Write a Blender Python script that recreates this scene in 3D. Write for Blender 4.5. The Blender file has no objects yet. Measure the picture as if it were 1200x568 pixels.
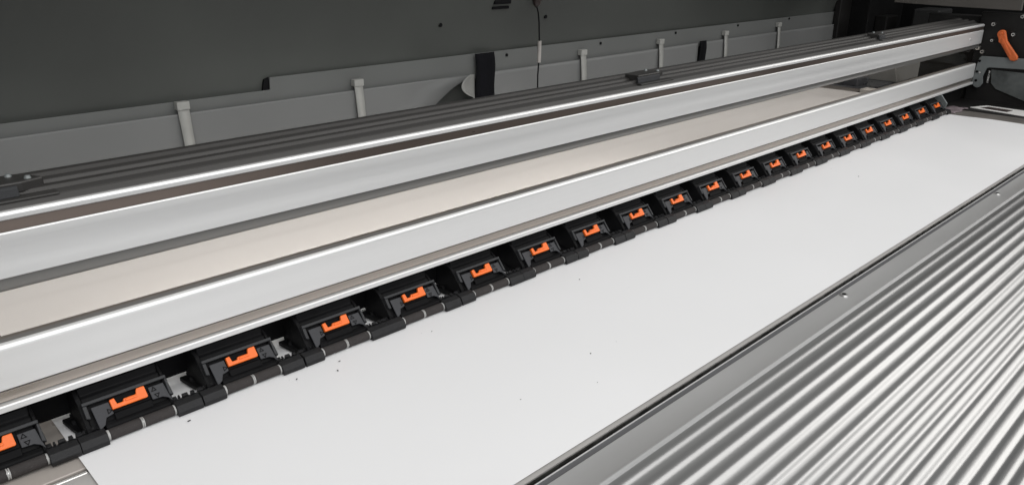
# Close-up inside a wide format printer: media sheet, pinch rollers, window cover, ribbed apron.
import bpy, bmesh, math, random
from mathutils import Vector, Matrix

random.seed(7)
scene = bpy.context.scene
COL = scene.collection

# ------------------------------------------------------------------ materials
def new_mat(name):
    m = bpy.data.materials.new(name)
    m.use_nodes = True
    nt = m.node_tree
    return m, nt, nt.nodes['Principled BSDF']

def mat(name, col, rough=.5, metal=0., var=.06, vscale=40., stretch=(1, 1, 1), bump=0., bscale=400.,
        rvar=.08, spec=.5, speck=0., speck_col=(.35, .34, .33), speck_scale=900., aniso=0.):
    """Principled surface whose colour and roughness wander with noise; optional fine bump and dust specks."""
    m, nt, b = new_mat(name)
    N, L = nt.nodes, nt.links
    tc = N.new('ShaderNodeTexCoord')
    mp = N.new('ShaderNodeMapping'); mp.inputs['Scale'].default_value = stretch
    L.new(tc.outputs['Object'], mp.inputs['Vector'])
    nz = N.new('ShaderNodeTexNoise'); nz.inputs['Scale'].default_value = vscale; nz.inputs['Detail'].default_value = 5
    L.new(mp.outputs['Vector'], nz.inputs['Vector'])
    rp = N.new('ShaderNodeValToRGB')
    rp.color_ramp.elements[0].position = .3; rp.color_ramp.elements[1].position = .7
    rp.color_ramp.elements[0].color = tuple(c * (1 - var) for c in col) + (1,)
    rp.color_ramp.elements[1].color = tuple(min(1, c * (1 + var)) for c in col) + (1,)
    L.new(nz.outputs['Fac'], rp.inputs['Fac'])
    out = rp.outputs['Color']
    if speck > 0:
        n2 = N.new('ShaderNodeTexNoise'); n2.inputs['Scale'].default_value = speck_scale; n2.inputs['Detail'].default_value = 3
        L.new(tc.outputs['Object'], n2.inputs['Vector'])
        r2 = N.new('ShaderNodeMapRange'); r2.inputs[1].default_value = .62; r2.inputs[2].default_value = .78
        r2.inputs[3].default_value = 0; r2.inputs[4].default_value = speck
        L.new(n2.outputs['Fac'], r2.inputs[0])
        mx = N.new('ShaderNodeMixRGB'); mx.inputs['Color2'].default_value = speck_col + (1,)
        L.new(r2.outputs[0], mx.inputs['Fac']); L.new(out, mx.inputs['Color1'])
        out = mx.outputs['Color']
    L.new(out, b.inputs['Base Color'])
    b.inputs['Metallic'].default_value = metal
    b.inputs['Specular IOR Level'].default_value = spec
    mr = N.new('ShaderNodeMapRange')
    mr.inputs[1].default_value = .3; mr.inputs[2].default_value = .7
    mr.inputs[3].default_value = max(.02, rough - rvar); mr.inputs[4].default_value = min(1, rough + rvar)
    L.new(nz.outputs['Fac'], mr.inputs[0]); L.new(mr.outputs[0], b.inputs['Roughness'])
    if aniso: b.inputs['Anisotropic'].default_value = aniso
    if bump > 0:
        n3 = N.new('ShaderNodeTexNoise'); n3.inputs['Scale'].default_value = bscale; n3.inputs['Detail'].default_value = 3
        L.new(mp.outputs['Vector'], n3.inputs['Vector'])
        bp = N.new('ShaderNodeBump'); bp.inputs['Strength'].default_value = bump; bp.inputs['Distance'].default_value = .001
        L.new(n3.outputs['Fac'], bp.inputs['Height']); L.new(bp.outputs['Normal'], b.inputs['Normal'])
    return m

M = {}
M['paper'] = mat('media_paper', (.845, .845, .85), .40, 0, .018, 3., bump=.5, bscale=9., spec=.35, rvar=.06)
M['alu_face'] = mat('satin_aluminium', (.73, .73, .725), .40, .5, .035, 6., (.15, 1, 14), bump=.04, bscale=220., rvar=.10)
M['alu_bright'] = mat('bright_aluminium', (.80, .80, .79), .36, .35, .02, 10., (.2, 3, 3), rvar=.05)
M['alu_top'] = mat('grey_aluminium', (.24, .23, .22), .45, .3, .04, 8., (.2, 4, 4))
M['brown_reflection'] = mat('brown_reflection_strip', (.155, .125, .108), .3, .7, .25, 2.2, (1, 8, 8), rvar=.08)  # brown base colour stands in for a reflection in bare rail metal
M['trim'] = mat('brushed_trim', (.38, .34, .305), .3, .85, .06, 3., (.6, 8, 8), rvar=.04)
M['dark_rail'] = mat('dark_anodised_rail', (.045, .043, .041), .42, .35, .12, 12., (.15, 6, 6))
M['black'] = mat('black_plastic', (.006, .006, .0065), .5, 0, .3, 60., bump=.15, bscale=1500., speck=.012, spec=.08)
M['black_soft'] = mat('dusty_black_plastic', (.006, .006, .0065), .55, 0, .3, 90., bump=.2, bscale=1800., speck=.02, spec=.09)
M['frame_grey'] = mat('grey_plastic_rim', (.030, .031, .033), .5, 0, .15, 60., bump=.15, bscale=1500., speck=.05, spec=.25)
M['plate_grey'] = mat('grey_plastic_plate', (.040, .041, .045), .5, 0, .12, 80., bump=.15, bscale=1600., speck=.06, spec=.25)
M['ink'] = mat('black_ink', (.003, .003, .0035), .6, spec=.1)
M['orange'] = mat('orange_plastic', (.80, .14, .008), .42, 0, .05, 120., bump=.05, bscale=900.)
M['orange_dim'] = mat('faded_orange_plastic', (.62, .13, .03), .45, 0, .1, 90.)
M['rubber'] = mat('grey_rubber', (.040, .036, .035), .8, 0, .14, 200., bump=.4, bscale=2600., speck=.12, spec=.25)
M['ring'] = mat('pale_ring', (.38, .38, .37), .4, 0, .1, 200.)
M['bar'] = mat('black_shaft_cover', (.010, .010, .011), .45, 0, .3, 150., bump=.3, bscale=1400., speck=.03, spec=.3)
M['apron'] = mat('ribbed_aluminium', (.39, .39, .388), .315, .84, .04, 14., (.1, 3, 3), rvar=.03, speck=.08, speck_col=(.2, .2, .19), speck_scale=400.)
M['apron_flat'] = mat('flat_aluminium', (.57, .57, .565), .45, .6, .04, 16., (.3, 2, 2), rvar=.04)
M['platen'] = mat('beige_platen', (.46, .42, .385), .32, .2, .05, 12., rvar=.06)
M['platen_strip'] = mat('grey_brown_platen', (.20, .185, .17), .4, .4, .25, 25.)
M['dark_plate'] = mat('dark_blue_grey_plate', (.085, .092, .105), .3, .2, .2, 20.)
M['lid'] = mat('dark_grey_lid_paint', (.047, .050, .046), .52, 0, .22, 3.4, bump=.05, bscale=900., spec=.3)
M['panel'] = mat('grey_panel_paint', (.098, .101, .098), .5, 0, .05, 8., bump=.05, bscale=900., spec=.3)
M['curtain'] = mat('grey_curtain_film', (.125, .127, .125), .5, 0, .05, 7., bump=.08, bscale=30., spec=.3)
M['strap'] = mat('light_grey_strap', (.25, .25, .235), .5, 0, .06, 60.)
M['web'] = mat('black_webbing', (.004, .004, .005), .9, 0, .4, 60., (1, 1, .2), bump=.3, bscale=500., spec=.08)
M['void'] = mat('machine_black', (.006, .006, .006), .6, 0, .4, 10., spec=.2)
M['frame_black'] = mat('side_plate_black', (.010, .0095, .009), .5, .1, .4, 14., speck=.05, spec=.3)
M['bracket'] = mat('blue_grey_bracket', (.17, .185, .185), .45, .25, .12, 25., speck=.1)
M['steel'] = mat('steel', (.62, .61, .59), .28, 1., .1, 60.)
M['screw_zinc'] = mat('zinc_screw', (.45, .45, .44), .35, .8, .1, 60.)
M['white_plastic'] = mat('white_label', (.74, .73, .71), .5, 0, .03, 30.)
M['label_ink'] = mat('brown_black_print', (.035, .024, .022), .5, 0, .3, 60.)
M['tape'] = mat('mauve_tape', (.20, .165, .175), .4, 0, .35, 70., bump=.5, bscale=120.)
M['crumb'] = mat('dark_crumb', (.02, .019, .018), .8)
M['sleeve'] = mat('translucent_sleeve', (.27, .255, .24), .35, 0, .1, 80.)

def pane_material():
    m = bpy.data.materials.new('smoked_window'); m.use_nodes = True
    nt = m.node_tree; N, L = nt.nodes, nt.links
    N.remove(N['Principled BSDF'])
    o = N['Material Output']
    tr = N.new('ShaderNodeBsdfTransparent'); tr.inputs['Color'].default_value = (.985, .955, .925, 1)
    gl = N.new('ShaderNodeBsdfGlossy'); gl.inputs['Roughness'].default_value = .06
    tc = N.new('ShaderNodeTexCoord'); nz = N.new('ShaderNodeTexNoise'); nz.inputs['Scale'].default_value = 5.
    L.new(tc.outputs['Object'], nz.inputs['Vector'])
    mr = N.new('ShaderNodeMapRange'); mr.inputs[1].default_value = .3; mr.inputs[2].default_value = .7
    mr.inputs[3].default_value = .03; mr.inputs[4].default_value = .09
    L.new(nz.outputs['Fac'], mr.inputs[0])
    mx = N.new('ShaderNodeMixShader')
    L.new(mr.outputs[0], mx.inputs[0]); L.new(tr.outputs[0], mx.inputs[1]); L.new(gl.outputs[0], mx.inputs[2])
    L.new(mx.outputs[0], o.inputs['Surface'])
    return m
M['pane'] = pane_material()

# ------------------------------------------------------------------ building helpers
def link(name, bm, m, parent=None, smooth=None, bevel=0., seg=2):
    me = bpy.data.meshes.new(name)
    bmesh.ops.recalc_face_normals(bm, faces=bm.faces)
    bm.to_mesh(me); bm.free()
    me.materials.append(m)
    o = bpy.data.objects.new(name, me)
    COL.objects.link(o)
    if parent: o.parent = parent
    if smooth is not None:
        for p in me.polygons: p.use_smooth = True
        me.set_sharp_from_angle(angle=math.radians(smooth))
    if bevel > 0:
        md = o.modifiers.new('edge', 'BEVEL'); md.width = bevel; md.segments = seg
        md.limit_method = 'ANGLE'; md.angle_limit = math.radians(28)
        md.harden_normals = False
    return o

def thing(name, label, cat, loc=(0, 0, 0), group=None):
    o = bpy.data.objects.new(name, None); COL.objects.link(o)
    o.location = loc; o.empty_display_size = .02
    o['label'] = label; o['category'] = cat
    if group: o['group'] = group
    return o

def tag(o, label, cat, group=None):
    o['label'] = label; o['category'] = cat
    if group: o['group'] = group
    return o

def prism(bm, pts, a, b, axis='x'):
    """Closed polygon pts extruded from a to b. axis x: pts are (y,z); y: (x,z); z: (x,y)."""
    def P(p, t):
        return {'x': (t, p[0], p[1]), 'y': (p[0], t, p[1]), 'z': (p[0], p[1], t)}[axis]
    v0 = [bm.verts.new(P(p, a)) for p in pts]; v1 = [bm.verts.new(P(p, b)) for p in pts]
    n = len(pts)
    bm.faces.new(v0); bm.faces.new(v1[::-1])
    for i in range(n):
        j = (i + 1) % n
        bm.faces.new((v0[i], v1[i], v1[j], v0[j]))
    return bm

def box(bm, x0, x1, y0, y1, z0, z1):
    return prism(bm, [(y0, z0), (y1, z0), (y1, z1), (y0, z1)], x0, x1)

def cyl(bm, c0, c1, r, n=24, r1=None):
    c0, c1 = Vector(c0), Vector(c1); d = c1 - c0
    rot = d.to_track_quat('Z', 'Y').to_matrix().to_4x4()
    mtx = Matrix.Translation((c0 + c1) / 2) @ rot
    bmesh.ops.create_cone(bm, cap_ends=True, segments=n, radius1=r, radius2=r if r1 is None else r1, depth=d.length, matrix=mtx)
    return bm

def tube(bm, pts, r, n=8):
    """Round tube through pts (parallel frames)."""
    pts = [Vector(p) for p in pts]; rings = []
    for i, p in enumerate(pts):
        t = (pts[min(i + 1, len(pts) - 1)] - pts[max(i - 1, 0)]).normalized()
        a = t.cross(Vector((0.13, 1, 0.07))).normalized(); b = t.cross(a)
        rr = r[i] if isinstance(r, (list, tuple)) else r
        rings.append([bm.verts.new(p + rr * (math.cos(k * 2 * math.pi / n) * a + math.sin(k * 2 * math.pi / n) * b)) for k in range(n)])
    for q, w in zip(rings, rings[1:]):
        for k in range(n): bm.faces.new((q[k], q[(k + 1) % n], w[(k + 1) % n], w[k]))
    bm.faces.new(rings[0]); bm.faces.new(rings[-1][::-1])
    return bm

def sheet(bm, rows, thick=None):
    """Grid of points (list of rows) as faces."""
    V = [[bm.verts.new(p) for p in r] for r in rows]
    for r0, r1 in zip(V, V[1:]):
        for k in range(len(r0) - 1): bm.faces.new((r0[k], r0[k + 1], r1[k + 1], r1[k]))
    return bm

B = bmesh.new
X0, X1 = -.75, 1.842          # ends of the long rails

# ------------------------------------------------------------------ media sheet
def paper_z(y):
    if y < .545: return .0012
    if y < .66:
        t = (y - .545) / .115; t = t * t * (3 - 2 * t); return .0012 + .0188 * t
    return .02
bm = B(); rows = []
PX0, PX1 = .0885, 1.648
ny, nx = 90, 60
for j in range(ny + 1):
    y = .2705 + (.84 - .2705) * j / ny
    r = []
    for i in range(nx + 1):
        x = PX0 + (PX1 - PX0) * i / nx
        w = .0005 * math.sin(x * 9 + y * 5) * math.sin(y * 11 + 1.3) * max(0, min(1, (.47 - y) / .05)) * min(1, max(0, (y - .272) / .04))
        w += .0009 * max(0, (x - 1.45) / .2) * math.sin(x * 46 + y * 18) ** 2 * max(0, min(1, (.46 - y) / .05)) * min(1, max(0, (y - .28) / .05))
        r.append((x, y, paper_z(y) + abs(w)))
    rows.append(r)
# the far side of the sheet is wider in view: the printed side runs over the inner platen
sheet(bm, rows)
paper = link('media_sheet', bm, M['paper'], smooth=60)
tag(paper, 'wide white sheet of blank media lying flat under the black pinch rollers', 'media sheet')

# ------------------------------------------------------------------ platen (the surface the sheet lies on)
plt = thing('platen', 'flat beige metal platen showing at both ends of the white sheet', 'platen', (0, 0, 0))
bm = B(); box(bm, X0, 1.80, .4655, .56, -.02, 0.); link('rear_plate', bm, M['platen'], plt, bevel=.0006)
bm = B(); box(bm, X0, 1.80, .2672, .4595, -.02, -.0002); link('plate', bm, mat('pale_platen', (.55, .535, .515), .35, .3, .04, 14.), plt, bevel=.0006)
bm = B(); box(bm, X0, 1.80, .4595, .4655, -.02, -.004); link('channel', bm, M['ink'], plt)
bm = B(); cyl(bm, (X0, .4622, -.0022), (1.80, .4622, -.0022), .0019, 16); link('channel_rod', bm, M['steel'], plt, smooth=40)
bm = B(); box(bm, 1.652, 1.712, .2672, .50, 0., .0006); link('end_strip', bm, M['platen_strip'], plt)
bm = B(); rows = []
for j in range(7):
    rows.append([(1.664 + .07 * i / 9, .472 + .034 * j / 6 + .003 * math.sin(i * 1.3), .0016 + .0022 * abs(math.sin(i * 1.1 + j * .9)) * (i / 9)) for i in range(10)])
sheet(bm, rows); o = link('tape', bm, M['tape'], plt, smooth=30)
o.modifiers.new('thickness', 'SOLIDIFY').thickness = .0004

# inner platen seen through the window
inn = thing('inner_platen', 'dark glossy print bed behind the window past the edge of the media', 'print bed', (0, 0, 0))
bm = B(); box(bm, X0, 1.95, .668, .84, -.02, .0165); link('bed', bm, M['dark_plate'], inn, bevel=.001)
bm = B(); box(bm, 1.652, 1.70, .668, .84, .0165, .019); link('edge_strip', bm, M['platen_strip'], inn, bevel=.0004)
bm = B(); box(bm, 1.668, 1.70, .62, .664, .0125, .024); link('corner_block', bm, M['white_plastic'], inn, bevel=.001)
bm = B(); prism(bm, [(.66, .0165), (.80, .0165), (.80, .085), (.68, .085)], 1.86, 2.02); link('service_station', bm, mat('pale_grey_casing', (.26, .265, .26), .4, .1, .1, 20.), inn, bevel=.002)
bm = B(); box(bm, 1.74, 1.80, .70, .80, .0165, .032); link('wiper_tray', bm, M['dark_plate'], inn, bevel=.002)

# ------------------------------------------------------------------ ribbed apron in front
apr = thing('output_apron', 'ribbed bare aluminium apron curving down in front of the white sheet', 'apron', (0, 0, 0))
AX0, AX1 = -.1, 3.2
bm = B()
prof = [(.2580, -.03), (.2588, -.0012), (.2579, -.0004), (.2380, -.0004), (.2370, .0003), (.2364, .0007), (.2354, .0006), (.2346, -.0006), (.2344, -.0012)]
Y, Z, th = .2344, -.0012, math.radians(9.5)
p, k = .0110, 3.3
steps = 14
ribs = []
for n in range(27):
    for s in range(steps):
        ds = p / steps
        Y -= math.cos(th) * ds; Z -= math.sin(th) * ds; th = min(th + k * ds, math.radians(78))
        f = (s + 1) / steps
        a = .00098 * (0.5 - .5 * math.cos(2 * math.pi * f)) ** 1.4
        ribs.append((Y + (-math.sin(th)) * a, Z + math.cos(th) * a))
prof2 = ribs
V0 = None
NXA = 2
def strip_surface(bm, pr, xs):
    V = [[bm.verts.new((x, q[0], q[1])) for q in pr] for x in xs]
    for a, b in zip(V, V[1:]):
        for i in range(len(pr) - 1): bm.faces.new((a[i], a[i + 1], b[i + 1], b[i]))
strip_surface(bm, prof2, [AX0 + (AX1 - AX0) * i / 8 for i in range(9)])
o = link('ribbed_plate', bm, M['apron'], apr, smooth=60)
bm = B(); strip_surface(bm, prof + [ribs[0]], [AX0, AX1])
link('flat_edge', bm, M['apron_flat'], apr, smooth=35)
for sx_, sy_ in ((.6778, .2535), (1.1376, .2535)):
    bm = B(); cyl(bm, (sx_, sy_, -.0006), (sx_, sy_, .0010), .0044, 24, .0034)
    sc = link('screw', bm, M['screw_zinc'], apr, smooth=30)
    bm = B(); cyl(bm, (sx_, sy_, .0007), (sx_, sy_, .00115), .0021, 6)
    link('socket', bm, M['ink'], sc)
# the gap between platen and apron
gap = thing('platen_edge', 'thin dark slot with a metal lip between the sheet and apron', 'edge trim', (0, 0, 0))
bm = B(); box(bm, AX0, 1.85, .2662, .2672, -.02, .0002); link('lip', bm, M['steel'], gap)
bm = B(); box(bm, AX0, 3.2, .2638, .2662, -.03, -.008); link('slot', bm, M['ink'], gap)
bm = B(); box(bm, AX0, 3.2, .2592, .2633, -.03, -.0016); link('seal', bm, mat('grey_seal', (.10, .10, .105), .5, 0, .05, 20.), gap)
bm = B(); box(bm, AX0, 3.2, .26335, .26375, -.03, -.0008); link('seal_edge', bm, M['alu_bright'], gap)

# ------------------------------------------------------------------ window cover: two rails and a pane
cov = thing('window_cover', 'long printer cover of two pale aluminium rails with a window strip between', 'window cover', (0, 0, 0))
bm = B(); prism(bm, [(.5032, .0482), (.5032, .0738), (.5038, .0762), (.506, .0774), (.5155, .0775), (.5165, .0765), (.5165, .036), (.5075, .036), (.5075, .0482)], X0, X1)
low = link('lower_rail', bm, M['alu_face'], cov, bevel=.0008)
bm = B(); prism(bm, [(.5030, .0748), (.5036, .0765), (.5058, .0777), (.5064, .0776), (.5045, .0760), (.5036, .0748)], X0, X1 - .0005)
link('highlight_edge', bm, M['alu_bright'], low, smooth=50)  # paler strip paints in the highlight along the rounded edge
bm = B(); box(bm, X0, X1 - .001, .5064, .5160, .0774, .0777); link('top_strip', bm, M['alu_top'], low)
bm = B(); prism(bm, [(.5050, .0401), (.5036, .0476), (.507, .0480), (.508, .0401)], X0, X1 - .001); link('trim_strip', bm, M['trim'], low, bevel=.0003)
bm = B(); prism(bm, [(.5008, .0352), (.5008, .0388), (.5016, .0396), (.507, .0396), (.507, .0352)], X0, X1 - .002); link('bottom_lip', bm, M['alu_face'], low, bevel=.0002)

bm = B(); prism(bm, [(.5032, .1176), (.5032, .1444), (.5055, .1446), (.5055, .1560), (.516, .1560), (.516, .1085), (.5075, .1085), (.5075, .1176)], X0, X1 + .004)
up = link('upper_rail', bm, M['alu_face'], cov, bevel=.0006)
bm = B(); prism(bm, [(.5029, .1441), (.5036, .1449), (.5056, .1450), (.5056, .1441)], X0, X1 + .002); link('highlight_edge', bm, M['alu_bright'], up)  # thin pale strip, a painted highlight at the top of the face
bm = B(); prism(bm, [(.5038, .1452), (.5046, .1514), (.5056, .1514), (.5056, .1452)], X0, X1 + .003); link('brown_strip', bm, M['brown_reflection'], up)
bm = B(); prism(bm, [(.5034, .1522), (.5034, .1548), (.5044, .1564), (.5062, .1568), (.5062, .1522)], X0, X1 + .003); link('top_lip', bm, M['alu_face'], up, bevel=.0002)
bm = B(); box(bm, X0, X1 + .003, .5064, .5200, .1560, .1571); link('top_strip', bm, mat('grey_top_strip', (.17, .165, .16), .42, .4, .06, 8., (.2, 4, 4)), up, bevel=.0003)
bm = B(); prism(bm, [(.5074, .1086), (.5062, .1100), (.5060, .1130), (.5066, .1174), (.5076, .1174), (.5076, .1086)], X0, X1 + .002); link('under_strip', bm, mat('shadowed_strip', (.20, .195, .185), .35, .5, .06, 8., (.2, 4, 4)), up, smooth=50)  # grey darker than the rail face paints in the shade below it
bm = B(); box(bm, X0, X1, .5118, .5122, .0765, .1100); link('window_pane', bm, M['pane'], cov)

# ------------------------------------------------------------------ dark carriage rail behind the cover
car = thing('carriage_rail', 'dark grey grooved rail running along the top behind the cover', 'rail', (0, 0, 0))
pr = [(.5205, .110), (.5205, .1555), (.5225, .1572), (.5265, .1590), (.5285, .1612), (.5305, .1615), (.5325, .1600), (.5385, .1598), (.5405, .1622), (.5435, .1630), (.5465, .1615),
      (.5515, .1612), (.5540, .1636), (.5570, .1640), (.5590, .1640), (.5610, .1622), (.5610, .110)]
bm = B(); prism(bm, pr, X0, 1.90); link('rail_body', bm, M['dark_rail'], car, bevel=.0004)
def hinge(x, L_, seed):
    h = thing('hinge_clip', '', 'clip', (0, 0, 0), 'clips on the carriage rail')
    bm = B(); box(bm, x - L_, x, .5175, .5280, .1572, .1590); link('base_plate', bm, M['dark_rail'], h, bevel=.0006)
    bm = B(); prism(bm, [(.5225, .1590), (.5235, .1645), (.5255, .1655), (.5265, .1590)], x - L_ * .98, x - .020); link('grip', bm, M['frame_grey'], h, bevel=.0005)
    bm = B(); prism(bm, [(x - L_ * .9, .5270), (x - .017, .5270), (x - .004, .5310), (x - .012, .5480), (x - .03, .5500), (x - L_ * .9, .546)], .1600, .1668, 'z'); link('body', bm, M['dark_rail'], h, bevel=.001)
    for bx, by in ((x - .012, .5330), (x - .020, .5440)):
        bm = B(); cyl(bm, (bx, by, .1668), (bx, by, .1684), .0022, 14, .0014); link('bolt', bm, M['bracket'], h, smooth=30)
    return h
h = hinge(.118, .16, 1); h['label'] = 'long black clip with grey grip at the near end of the dark rail'
h = hinge(.765, .062, 2); h['label'] = 'short grey clip on the dark rail below the pull cord'
h = hinge(1.405, .045, 3); h['label'] = 'small grey clip on the dark rail near the black far end'

# ------------------------------------------------------------------ pinch roller units
PITCH = .0781
def build_unit():
    u = thing('pinch_roller_unit', 'x', 'pinch roller', (0, 0, 0), 'pinch roller units along the media')
    # panel runs from F (front, low) to T (top, back)
    F, T = Vector((0, .4868, .0100)), Vector((0, .4972, .0240))
    d = (T - F); Lp = d.length; d.normalize(); n = Vector((0, -d.z, d.y))       # n looks to the front and up
    def pp(x, s, h):                                                           # a point on the panel: across, up, out
        q = F + d * (s * Lp) + n * h
        return (x, q.y, q.z)
    def slab(bm, quad, h0, h1):
        a = [bm.verts.new(pp(x, s, h0)) for x, s in quad]; b = [bm.verts.new(pp(x, s, h1)) for x, s in quad]
        bm.faces.new(a); bm.faces.new(b[::-1]); m_ = len(quad)
        for i in range(m_):
            j = (i + 1) % m_; bm.faces.new((a[i], b[i], b[j], a[j]))
    # housing: central wedge
    bm = B()
    prism(bm, [(.4900, .0040), (.4885, .0090), (.4982, .0222), (.5010, .0262), (.5040, .0268), (.5052, .0318), (.5075, .0326), (.5110, .0330), (.5300, .0335), (.5400, .020), (.5200, .0060)], -.0255, .0240)
    hs = link('housing', bm, M['black'], u, bevel=.0008)
    # side arms, arched underneath
    arm = [(.4850, .0060), (.4868, .0120), (.4962, .0230), (.5010, .0275), (.5120, .0325), (.5300, .0335), (.5480, .030), (.5480, .022), (.5330, .0105), (.5180, .0045), (.5020, .0030), (.4920, .0030)]
    bm = B(); prism(bm, arm, -.0285, -.0256); link('side_arm', bm, M['black_soft'], u, bevel=.0006)
    armr = [(.4850, .0060), (.4868, .0110), (.4962, .0225), (.5010, .0265), (.5120, .0315), (.5300, .0325), (.5300, .0220), (.5100, .0120), (.4980, .0060), (.4920, .0040)]
    bm = B(); prism(bm, armr, .0241, .0262); link('side_arm', bm, M['black_soft'], u, bevel=.0005)
    bm = B(); prism(bm, [(-.0256, .4890), (-.0288, .4900), (-.0308, .4970), (-.0330, .5080), (-.0345, .5215), (-.0256, .5215)], .0025, .0060, 'z'); link('guide_skirt', bm, M['black'], u, bevel=.0008)
    # fins at the foot of the near arm
    for q in range(2):
        bm = B(); y0 = .4935 + q * .009
        prism(bm, [(y0, .0035), (y0 + .016, .0035), (y0 + .019, .0080), (y0 + .017, .0082), (y0 + .0145, .0052), (y0, .0052)], -.0312 + q * .0015, -.0286)
        link('fin', bm, M['black_soft'], u, bevel=.0005)
    # raised rim round the panel: top bar and two cheeks
    bm = B(); slab(bm, [(-.0268, .93), (-.0268, 1.06), (.0262, 1.06), (.0262, .93)], -.001, .0030); link('rim', bm, M['frame_grey'], u, bevel=.0005)
    bm = B(); slab(bm, [(-.0268, .45), (-.0268, .925), (-.0243, .925), (-.0243, .40)], -.002, .0030); link('rim', bm, M['frame_grey'], u, bevel=.0005)
    bm = B(); slab(bm, [(.0247, .28), (.0247, .925), (.0262, .925), (.0272, .20)], -.002, .0028); link('rim', bm, M['frame_grey'], u, bevel=.0005)
    # the two grey plates with arrow marks
    bm = B(); slab(bm, [(-.0222, .80), (-.0113, .80), (-.0107, .32), (-.0155, .26), (-.0175, .02), (-.0212, -.10)], .0002, .0016); pl = link('marked_plate', bm, M['plate_grey'], u, bevel=.0004)
    bm = B(); slab(bm, [(.0136, .80), (.0236, .80), (.0258, .00), (.0235, .18), (.0205, .28), (.0140, .30)], .0002, .0016); prt = link('marked_plate', bm, M['plate_grey'], u, bevel=.0004)
    def tri(cx, cs, sz, direction, parent):
        ang = {'right': 0, 'up': math.pi / 2, 'down': -math.pi / 2}[direction]
        def P(r, h):
            out = []
            for q in range(3):
                a = ang + q * 2 * math.pi / 3
                out.append((cx + r * math.cos(a), cs + r * math.sin(a) / Lp, h))
            return out
        bm = B(); o_, i_ = P(sz, .00185), P(sz * .52, .00185)
        vo = [bm.verts.new(pp(*q)) for q in o_]; vi = [bm.verts.new(pp(*q)) for q in i_]
        for q in range(3): bm.faces.new((vo[q], vo[(q + 1) % 3], vi[(q + 1) % 3], vi[q]))
        link('arrow_mark', bm, M['ink'], parent)
    tri(-.0128, .46, .0022, 'right', pl)
    tri(.0166, .66, .0022, 'up', prt)
    tri(.0176, .42, .0022, 'down', prt)
    # black hollow and ledge under the lever
    bm = B(); slab(bm, [(-.0105, .05), (-.0105, .34), (.0135, .34), (.0135, .05)], .0000, .0010); link('ledge', bm, M['ink'], u, bevel=.0005)
    bm = B(); slab(bm, [(-.0105, .36), (-.0105, .92), (.0132, .92), (.0132, .36)], -.0006, .0002); link('recess', bm, M['ink'], u)
    # orange lever: a bar with two upturned ends
    bm = B(); slab(bm, [(-.0108, .46), (-.0110, .84), (-.0080, .86), (-.0072, .62), (-.0034, .62), (-.0028, .72), (.0052, .72), (.0058, .84), (.0064, .92), (.0114, .92), (.0118, .50), (.0112, .46)], .0010, .0036)
    lv = link('release_lever', bm, M['orange'], u, bevel=.0005, seg=2)
    bm = B(); slab(bm, [(-.0020, .60), (-.0020, .68), (.0056, .68), (.0056, .60)], .0034, .0043); link('grip_ridge', bm, M['orange'], lv, bevel=.0003)
    # front lip over the rollers
    bm = B(); prism(bm, [(.4842, .0078), (.4850, .0100), (.4885, .0118), (.4905, .0100), (.4900, .0070), (.4880, .0060)], -.0175, .0240); link('roller_cover', bm, M['black'], u, bevel=.0007)
    # rollers, rings, shaft covers
    c = (.4826, .0052)
    R = .0037
    for a, b in ((-.0172, .0022), (.0044, .0236)):
        bm = B(); cyl(bm, (a, c[0], c[1]), (b, c[0], c[1]), R, 28); link('roller', bm, M['rubber'], u, smooth=40, bevel=.0004)
    for a, b in ((-.0188, -.0174), (.0024, .0031), (.0035, .0042), (.0238, .0248)):
        bm = B(); cyl(bm, (a, c[0], c[1]), (b, c[0], c[1]), R * .95, 24); link('ring', bm, M['ring'], u, smooth=40)
    bm = B(); cyl(bm, (-.030, c[0], c[1]), (.036, c[0], c[1]), R * .72, 20); link('axle', bm, M['steel'], u, smooth=40)
    hexa = [(.4770, .0016), (.4764, .0046), (.4790, .0090), (.4850, .0102), (.4900, .0080), (.4910, .0030), (.4880, .0016)]
    for a, b in ((-.0352, -.0190), (.0250, .0424)):
        bm = B(); prism(bm, hexa, a, b)
        sb = link('shaft_cover', bm, M['bar'], u, bevel=.0005)
        bm = B()
        for q in range(4):
            xx = a + (b - a) * (.03, .30, .46, .80)[q]
            w_ = (.0036, .0012, .0040, .0024)[q]
            prism(bm, [(.4868, .0098), (.4880, .0103 - .0003 * (q % 3)), (.4900, .0108), (.4905, .0076)], xx, xx + w_)
        link('rough_ridge', bm, M['bar'], sb, bevel=.0002)
    return u

def copy_tree(o, parent=None):
    c = o.copy(); COL.objects.link(c); c.parent = parent
    for ch in list(o.children): copy_tree(ch, c)
    return c

ORD = ['', 'second', 'third', 'fourth', 'fifth', 'sixth', 'seventh', 'eighth', 'ninth', 'tenth', 'eleventh']
proto = build_unit()
NU = 22
units = []
for i in range(-1, 21):
    units.append((i, .205 + (i - 2) * PITCH))
for n_, (i, x) in enumerate(units):
    if n_ == 0: u = proto
    else: u = copy_tree(proto)
    u.location = (x + random.uniform(-.0005, .0005), 0, random.uniform(0, .0003))
    for ch in u.children:
        if ch.name.startswith('release_lever'): ch.location = (random.uniform(-.0006, .0006), random.uniform(-.0004, .0002), random.uniform(-.0002, .0003)); ch.rotation_euler = (0, 0, 0)
    if i == -1: s = 'black pinch roller unit cut off by the picture edge, past the beige platen'
    elif i == 0: s = 'black pinch roller unit with orange lever, over bare beige platen beside the sheet'
    elif i == 1: s = "black pinch roller unit with clear arrow marks, over the sheet's cut corner"
    elif i <= 10: s = "black pinch roller unit with orange lever, %s along from the sheet's cut corner" % ORD[i - 1]
    elif i == 20: s = 'black pinch roller unit with orange lever, right against the grey end bracket'
    else: s = 'black pinch roller unit with orange lever, %s counting from the grey end bracket' % ORD[20 - i]
    u['label'] = s

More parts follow.
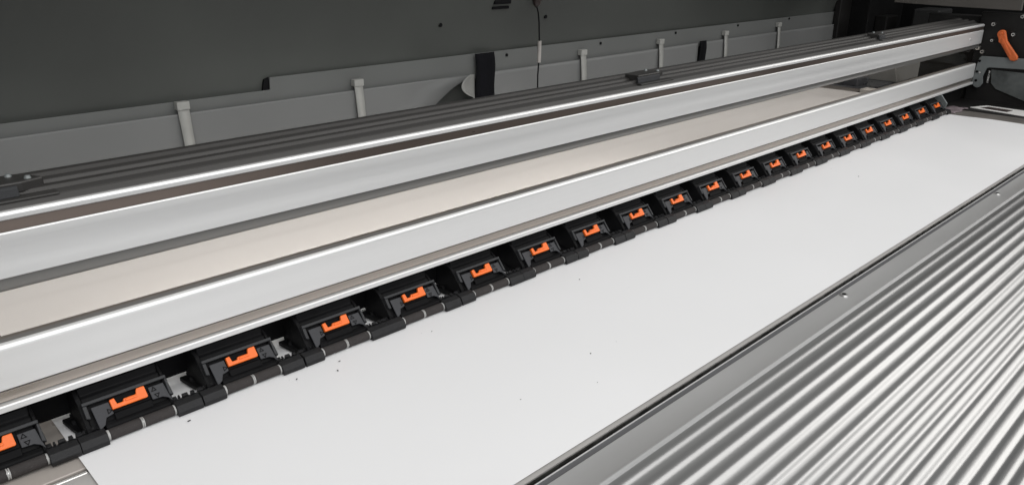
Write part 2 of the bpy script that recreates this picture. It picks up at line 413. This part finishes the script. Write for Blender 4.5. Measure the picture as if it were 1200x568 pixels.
# mounting bar below the rail, with its end bracket
bar = thing('mounting_bar', 'black bar under the lower rail ending in a grey cut-corner bracket', 'mounting bar', (0, 0, 0))
bm = B(); box(bm, X0, 1.66, .5220, .5250, .0078, .0270); link('bar', bm, M['black'], bar, bevel=.001)
bm = B(); prism(bm, [(.5161, .0330), (.4998, .0353), (.4868, .0200), (.4900, .0060), (.5041, .0050), (.5300, .0150), (.5300, .0330)], 1.652, 1.656); link('end_bracket', bm, M['bracket'], bar, bevel=.0006)

# ------------------------------------------------------------------ side frame at the far end
side = thing('side_frame', 'black side frame at the far end of the rails, studded with bolts', 'side frame', (0, 0, 0))
bm = B(); box(bm, 1.852, 1.862, -.10, .515, -.03, .1805); link('side_plate', bm, M['frame_black'], side, bevel=.001)
bm = B(); box(bm, 1.862, 1.90, .515, .62, -.03, .1700); link('side_plate', bm, M['frame_black'], side, bevel=.001)
bm = B(); box(bm, 1.655, 1.84, .5200, .5260, -.02, .034); link('inner_wall', bm, M['void'], side)
bm = B(); box(bm, 1.714, 1.852, .30, .52, -.03, .0006); link('floor_plate', bm, M['frame_black'], side)
# L bracket
bm = B(); prism(bm, [(.4961, .0930), (.30, .0975), (.30, .0760), (.4144, .0739), (.4770, .0715), (.4820, .0690), (.4863, .0521), (.4835, .0383), (.4880, .0300), (.4937, .0282), (.5000, .0310), (.5045, .0410), (.5035, .0520), (.5013, .0785), (.4995, .0890)], 1.842, 1.8465)
br = link('bracket', bm, M['bracket'], side, bevel=.0008)
for by, bz in ((.4975, .0830), (.4985, .0610), (.4970, .0430)):
    bm = B(); cyl(bm, (1.8418, by, bz), (1.8405, by, bz), .0026, 14); link('bracket_hole', bm, M['ink'], br)
bm = B(); cyl(bm, (1.8418, .4925, .0600), (1.8400, .4925, .0600), .0018, 12); link('rivet', bm, M['steel'], br, smooth=40)
bm = B(); prism(bm, [(.4749, .0673), (.30, .0640), (.30, .0040), (.4010, .0104), (.4592, .0289), (.4700, .0400)], 1.8485, 1.8515); link('cover_sheet', bm, mat('grey_sheet_metal', (.11, .12, .118), .4, .3, .45, 30.), side, bevel=.0005)
bm = B()
pts = []
for q in range(120):
    a = q * .62; pts.append((1.8455 + .0022 * math.cos(a), .4760 + .0022 * math.sin(a), .0640 - q * .0002))
tube(bm, pts, .0004, 6); link('spring', bm, M['steel'], side, smooth=60)
for k_, (by, bz, r_) in enumerate(((.4884, .1568, .0042), (.4493, .1395, .0042), (.4850, .1249, .0032), (.4402, .1748, .0040), (.5085, .1085, .0052), (.4985, .1010, .0046), (.4620, .0890, .0022))):
    bm = B(); cyl(bm, (1.852, by, bz), (1.8455, by, bz), r_, 6 if k_ % 2 else 18, r_ * .85); b_ = link('bolt', bm, M['steel'], side, smooth=25)
    bm = B(); cyl(bm, (1.8456, by, bz), (1.8452, by, bz), r_ * .42, 6); link('socket', bm, M['ink'], b_)
bm = B(); box(bm, 1.60, 1.6035, .5000, .5031, .128, .132); bm.free()
bm = B(); cyl(bm, (1.770, .5031, .1310), (1.770, .5012, .1310), .0020, 14, .0014); link('rail_bolt', bm, M['steel'], up, smooth=30)
# orange handle on the side frame
hd = thing('locking_handle', 'dull orange handle with a round end on the black side frame', 'handle', (1.845, .4675, .1410))
bm = B()
def hpt(y, z): return (y - .4675, z - .1410)
out = []
for q in range(13):
    a = math.radians(-20 + 205 * q / 12); out.append((.4675 + .0078 * math.cos(a), .1395 + .0078 * math.sin(a)))
out += [(.4590, .1230), (.4415, .0905), (.4345, .0882), (.4290, .0915), (.4300, .0980), (.4440, .1200)]
out_s = []
prism(bm, [hpt(.4752, .1380), hpt(.4748, .1430), hpt(.4715, .1470), hpt(.4665, .1482), hpt(.4620, .1465), hpt(.4600, .1420), hpt(.4545, .1270), hpt(.4300, .0985), hpt(.4292, .0925), hpt(.4345, .0888), hpt(.4420, .0900), hpt(.4650, .1210), hpt(.4700, .1240), hpt(.4705, .1290)], -.010, -.002)
hb = link('handle_arm', bm, M['orange_dim'], hd, bevel=.0018, seg=3)
bm = B(); prism(bm, [hpt(.4655, .1330), hpt(.4610, .1300), hpt(.4420, .1010), hpt(.4440, .0990), hpt(.4640, .1240)], -.0112, -.0098); link('handle_rib', bm, M['orange_dim'], hd, bevel=.0006)
bm = B(); cyl(bm, (-.0098, 0, 0), (-.0125, 0, 0), .0032, 16, .0026); link('pivot', bm, M['orange_dim'], hd, smooth=30)
bm = B(); cyl(bm, (-.002, 0, 0), (.008, 0, 0), .004, 16); link('pivot_shaft', bm, M['steel'], hd, smooth=30)
# label plate on the floor beside the frame
lb = thing('label_plate', 'white printed label strip lying below the side bracket', 'label', (0, 0, 0))
bm = B(); prism(bm, [(1.752, .4730), (1.797, .4560), (1.790, .34), (1.724, .345)], .0008, .0020, 'z'); link('label_base', bm, M['white_plastic'], lb, bevel=.0003)
bm = B(); prism(bm, [(1.758, .4570), (1.783, .4480), (1.777, .4020), (1.749, .4060)], .0020, .0022, 'z'); link('printed_block', bm, M['label_ink'], lb)
# grey panel at the side top; unseen upper part added to block light
bm = B(); prism(bm, [(.700, .60), (.4484, .60), (.4437, .1860), (.58, .1872), (.690, .1900)], 1.842, 1.850)
tag(link('corner_panel', bm, mat('warm_grey_panel', (.085, .078, .07), .5, 0, .08, 9.), bevel=.001), 'warm grey panel overhanging the black side frame at the top corner', 'panel')

# ------------------------------------------------------------------ lid, lower panel, curtain
lidt = thing('raised_hood', 'dark grey curved inside of the raised printer lid with small screw holes', 'lid', (0, 0, 0))
def lid_y(z):
    pts = [(.05, .872), (.14, .868), (.17, .862), (.20, .850), (.23, .835), (.26, .817), (.30, .790), (.36, .745), (.44, .66), (.50, .60)]
    for (z0, y0), (z1, y1) in zip(pts, pts[1:]):
        if z <= z1:
            t = (z - z0) / (z1 - z0); return y0 + (y1 - y0) * t
    return pts[-1][1]
bm = B(); zs = [.05 + .31 * i / 60 for i in range(61)]
def lid_smooth(z): return sum(lid_y(z + q * .006) for q in range(-3, 4)) / 7
strip_surface(bm, [(lid_smooth(z), z) for z in zs], [-1.2, .4, 1.2, 2.02])
o = link('lid_shell', bm, M['lid'], lidt, smooth=80)
def dot(x, y, z, r, parent, name='screw_hole'):
    bm = B(); cyl(bm, (x, y - .0016, z), (x, y + .002, z), r, 14); return link(name, bm, M['ink'], parent)
for x, z in ((.698, .200), (.908, .200)): dot(x * .988, lid_smooth(z), z, .0028, lidt)
sc_ = lid_smooth(.222) / .86
for z0, z1 in ((.2165, .2205), (.2235, .2300)):
    y_ = lid_smooth((z0 + z1) / 2)
    bm = B(); box(bm, .797 * sc_, .830 * sc_, y_ - .0022, y_ + .004, z0, z1); vs = link('vent_slot', bm, M['ink'], lidt, bevel=.0008)
# lower panel: a strip with a step
bm = B(); prism(bm, [(-1.2, .119), (1.99, .119), (1.99, .1560), (.4385, .1545), (.4375, .1402), (-1.2, .1402)], .8610, .8625, 'y')
lp = link('lower_panel', bm, M['panel'], lidt, bevel=.0004)
bm = B(); prism(bm, [(.4290, .139), (.4376, .1405), (.4380, .1545), (.4320, .1525)], .8626, .866, 'y'); link('notch_shadow', bm, M['ink'], lp)  # black wedge painted in for the shadow gap at the panel step
for x, z in ((.8256, .1475), (1.046, .148), (1.2652, .1505), (1.4871, .1507), (1.7051, .1522)): dot(x, .8608, z, .0022, lp)

cur = thing('rear_curtain', 'mid grey plastic curtain held by pale straps below the lid, one edge curled', 'curtain', (0, 0, 0))
def curtain(x0, x1, name, curl=False):
    bm = B(); rows = []
    nz_, nx_ = (40 if curl else 16), 60
    cut = [(.03, .648), (.080, .655), (.090, .668), (.1015, .687), (.1125, .706), (.1165, .716), (.1225, .733), (.1285, .7555)]  # edge cut to the curl's shadow outline; the darker lid stands for shade
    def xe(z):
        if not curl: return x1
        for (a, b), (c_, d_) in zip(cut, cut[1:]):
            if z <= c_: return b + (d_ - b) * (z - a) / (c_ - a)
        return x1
    for j in range(nz_ + 1):
        z = .040 + (.1268 - .040) * j / nz_
        r = []
        for i in range(nx_ + 1):
            t = i / nx_; x = x0 + (xe(z) - x0) * t
            y = .8575 - .0025 * math.sin(x * 7.3) ** 2 * (1 - j / nz_)
            zz = z + .0006 * math.sin(x * 5.)
            if curl: y -= .010 * max(0, (x - (xe(z) - .05)) / .05) ** 2
            r.append((x, y, zz))
        rows.append(r)
    sheet(bm, rows); o = link(name, bm, M['curtain'], cur, smooth=60)
    o.modifiers.new('thickness', 'SOLIDIFY').thickness = .0012
    return o
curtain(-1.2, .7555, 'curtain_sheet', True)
curtain(.789, 1.339, 'curtain_sheet'); curtain(1.3625, 1.97, 'curtain_sheet')
# the curled-back corner
bm = B(); rows = []
for j in range(13):
    t = j / 12; z = .1265 - .036 * t
    wd = .0245 * math.sin(math.pi * min(1, .08 + t * .98)) ** .8
    r = []
    for q in range(9):
        a = q / 8; yy = .8560 - .062 * a ** .6
        kk = yy / .8560
        r.append(((.7555 - wd * a) * kk, yy, .3 - (.3 - z) * kk))
    rows.append(r)
sheet(bm, rows); o = link('curled_corner', bm, mat('pale_curl', (.20, .20, .19), .5, 0, .05, 20.), cur, smooth=60)
o.modifiers.new('thickness', 'SOLIDIFY').thickness = .0008
def strap(x, z, w, lean):
    bm = B(); rows = []
    for j in range(15):
        t = j / 14
        y = .8556 - .003 * math.sin(t * 2.6) - .0015 * t
        xx = x + .3 * lean * t * t
        ww = w * (1 - .15 * t)
        rows.append([(xx - ww / 2, y, z - .085 * t), (xx + ww / 2, y, z - .085 * t)])
    sheet(bm, rows); s_ = link('strap', bm, M['strap'], cur, smooth=60)
    s_.modifiers.new('thickness', 'SOLIDIFY').thickness = .0014
    bm = B(); box(bm, x - w * .56, x + w * .56, .8520, .8606, z - .0055, z + .0032); link('strap_clip', bm, M['strap'], s_, bevel=.0006)
for x, z, w, l in ((.330, .1375, .0125, .006), (.5563, .1375, .0125, .004), (.9955, .1388, .0130, .002), (1.2125, .1402, .0125, .003), (1.4345, .1402, .0120, .001), (1.6525, .1438, .0120, .001)):
    strap(x, z, w, l)
def web(x0, x1, z0, z1, label):
    bm = B(); rows = []
    for j in range(11):
        t = j / 10; z = z1 + (z0 - z1) * t
        k_ = .0016 * math.sin(t * 9) + .002 * math.sin(t * 3.1)
        rows.append([(x0 + (x1 - x0) * q / 6 + k_ - .003 * t, .8560 - .001 * math.sin(q * 1.9 + t * 4), z) for q in range(7)])
    sheet(bm, rows); o = link('webbing_strap', bm, M['web'], smooth=60)
    o.modifiers.new('thickness', 'SOLIDIFY').thickness = .001
    tag(o, label, 'strap')
web(.7575, .7955, .06, .1552, 'wide black webbing strap hanging beside the curled curtain edge')
web(1.3425, 1.3665, .06, .1300, 'narrow black webbing strip in the gap between two curtain sheets')

# pull cord hanging from the lid
y_c = lid_smooth(.222) - .010
cs = (y_c) / .86
crd = thing('pull_cord', 'thin black cord with dark bulb and clear sleeve hanging from the lid', 'cord', (0, 0, 0))
def cx_(x): return x * cs
zs_ = lambda z: .3 - (.3 - z) * cs
bm = B(); tube(bm, [(cx_(.8887), y_c, zs_(.2146)), (cx_(.8925), y_c, zs_(.205)), (cx_(.8945), y_c, zs_(.190)), (cx_(.8956), y_c, zs_(.1658)), (cx_(.8950), y_c, zs_(.128)), (cx_(.8935), y_c, zs_(.110)), (cx_(.8936), y_c, zs_(.0893)), (cx_(.8936), y_c, zs_(.05))], .0011, 8); link('cord', bm, M['ink'], crd, smooth=60)
bm = B(); tube(bm, [(cx_(.8905), y_c, zs_(.236)), (cx_(.8897), y_c, zs_(.230)), (cx_(.8890), y_c, zs_(.224)), (cx_(.8887), y_c, zs_(.218)), (cx_(.8887), y_c, zs_(.2135))], [.0060, .0070, .0070, .0055, .0022], 16); link('bulb', bm, mat('dark_brown_rubber', (.018, .010, .009), .5), crd, smooth=60)
bm = B(); cyl(bm, (cx_(.8965), y_c, zs_(.163)), (cx_(.8955), y_c, zs_(.130)), .0030, 14); link('sleeve', bm, M['sleeve'], crd, smooth=40)

# ------------------------------------------------------------------ dark far end of the machine
end = thing('carriage_bay', 'near black machinery at the far end of the lid', 'carriage bay', (0, 0, 0))
bm = B(); box(bm, 1.99, 2.6, .80, .868, .04, .60); link('bay_wall', bm, M['void'], end, bevel=.002)
bm = B(); box(bm, 1.93, 1.99, .845, .8605, .04, .30); link('bay_post', bm, M['frame_black'], end, bevel=.002)
bm = B(); box(bm, 2.03, 2.10, .77, .80, .06, .145); link('bay_box', bm, M['frame_black'], end, bevel=.003)
bm = B(); box(bm, 2.05, 2.14, .66, .72, .04, .165); link('bay_cover', bm, mat('bay_grey', (.03, .03, .03), .5), end, bevel=.004)
bm = B(); box(bm, 2.2, 2.24, .30, .80, -.05, .60)
w_ = link('back_wall', bm, M['void']); w_['kind'] = 'structure'
bm = B(); box(bm, -1.2, 2.6, -.6, .90, -.30, -.26)
w_ = link('floor', bm, M['void']); w_['kind'] = 'structure'
bm = B(); box(bm, -1.2, 2.6, .875, .90, -.26, .15)
w_ = link('rear_wall', bm, M['void']); w_['kind'] = 'structure'

# ------------------------------------------------------------------ lint and crumbs on the sheet
bm = B()
spots = [(.1546, .4686, 1), (.4206, .3421, 1.2), (.391, .3104, .6), (.3341, .3331, .7), (.4507, .3406, .5), (.2342, .4669, 1), (.2713, .4679, .8), (.3537, .4577, .8), (.2627, .4567, .8), (.524, .4442, 1), (1.0805, .4121, 1.2)]
for q in range(8):
    spots.append((random.uniform(.12, 1.2), .47 - abs(random.gauss(0, .035)), random.uniform(.2, .4)))
for x, y, s in spots:
    r = .00075 * s
    if y < .29: continue
    bmesh.ops.create_icosphere(bm, subdivisions=1, radius=r, matrix=Matrix.Translation((x, y, .0017)) @ Matrix.Rotation(random.random() * 3, 4, 'Z') @ Matrix.Diagonal((random.uniform(.6, 2.), random.uniform(.5, 1.), .5, 1)))
db = link('debris', bm, M['crumb']); db['kind'] = 'stuff'; db['label'] = 'scattered dark lint specks on the white sheet'

# ------------------------------------------------------------------ light
def area(name, loc, target, sx_, sy_, power, col):
    l = bpy.data.lights.new(name, 'AREA'); l.shape = 'RECTANGLE'; l.size = sx_; l.size_y = sy_; l.energy = power; l.color = col
    o = bpy.data.objects.new(name, l); COL.objects.link(o); o.location = loc
    o.rotation_euler = (Vector(target) - Vector(loc)).to_track_quat('-Z', 'Y').to_euler()
    return o
area('room_lamp_key', (3.2, -.7, 1.25), (.8, .5, .05), 1.1, 1.1, 12, (1, .98, .95))
area('room_lamp_fill', (-.2, -2.0, 1.15), (.7, .5, .08), 5.0, 2.2, 46, (.97, .98, 1))
area('room_lamp_top', (.7, -1.15, 2.1), (.7, -.6, 0), 5.0, 1.9, 63, (1, .992, .98))
area('added_fill_strip', (.6, .575, .145), (.6, .600, 0), 2.6, .02, .85, (1, .97, .93))  # unseen strip added behind the upper rail to brighten the inner paper
area('added_fill_short', (.52, .575, .146), (.52, .610, 0), .75, .02, .34, (1, .975, .94))  # shorter unseen strip, added for a brighter stretch of inner paper

w = bpy.data.worlds.new('World'); scene.world = w; w.use_nodes = True
nt = w.node_tree; bg = nt.nodes['Background']
tc = nt.nodes.new('ShaderNodeTexCoord'); sp = nt.nodes.new('ShaderNodeSeparateXYZ')
nt.links.new(tc.outputs['Generated'], sp.inputs[0])
rp = nt.nodes.new('ShaderNodeValToRGB')
rp.color_ramp.elements[0].position = .35; rp.color_ramp.elements[0].color = (.03, .031, .032, 1)
rp.color_ramp.elements[1].position = 1.; rp.color_ramp.elements[1].color = (.32, .32, .315, 1)
mr = nt.nodes.new('ShaderNodeMapRange'); mr.inputs[1].default_value = -1; mr.inputs[2].default_value = 1
nt.links.new(sp.outputs['Z'], mr.inputs[0]); nt.links.new(mr.outputs[0], rp.inputs['Fac'])
nt.links.new(rp.outputs['Color'], bg.inputs['Color']); bg.inputs['Strength'].default_value = 1.05

# ------------------------------------------------------------------ camera
cam = bpy.data.cameras.new('Camera'); co = bpy.data.objects.new('Camera', cam); COL.objects.link(co)
cam.sensor_width = 36; cam.sensor_fit = 'HORIZONTAL'; cam.lens = 27.226
cam.clip_start = .01; cam.clip_end = 50
rt, upv, fw = Vector((.717302, -.696745, .004892)), Vector((.244998, .258788, .934347)), Vector((.652268, .669011, -.35633))
mx = Matrix((rt, upv, -fw)).transposed().to_4x4(); mx.translation = (0, 0, .3)
co.matrix_world = mx
scene.camera = co

scene.render.engine = 'CYCLES'
scene.cycles.use_denoising = True
scene.cycles.max_bounces = 8
scene.cycles.caustics_reflective = False
scene.cycles.caustics_refractive = False
scene.view_settings.view_transform = 'Standard'
scene.view_settings.look = 'None'
scene.view_settings.exposure = 0
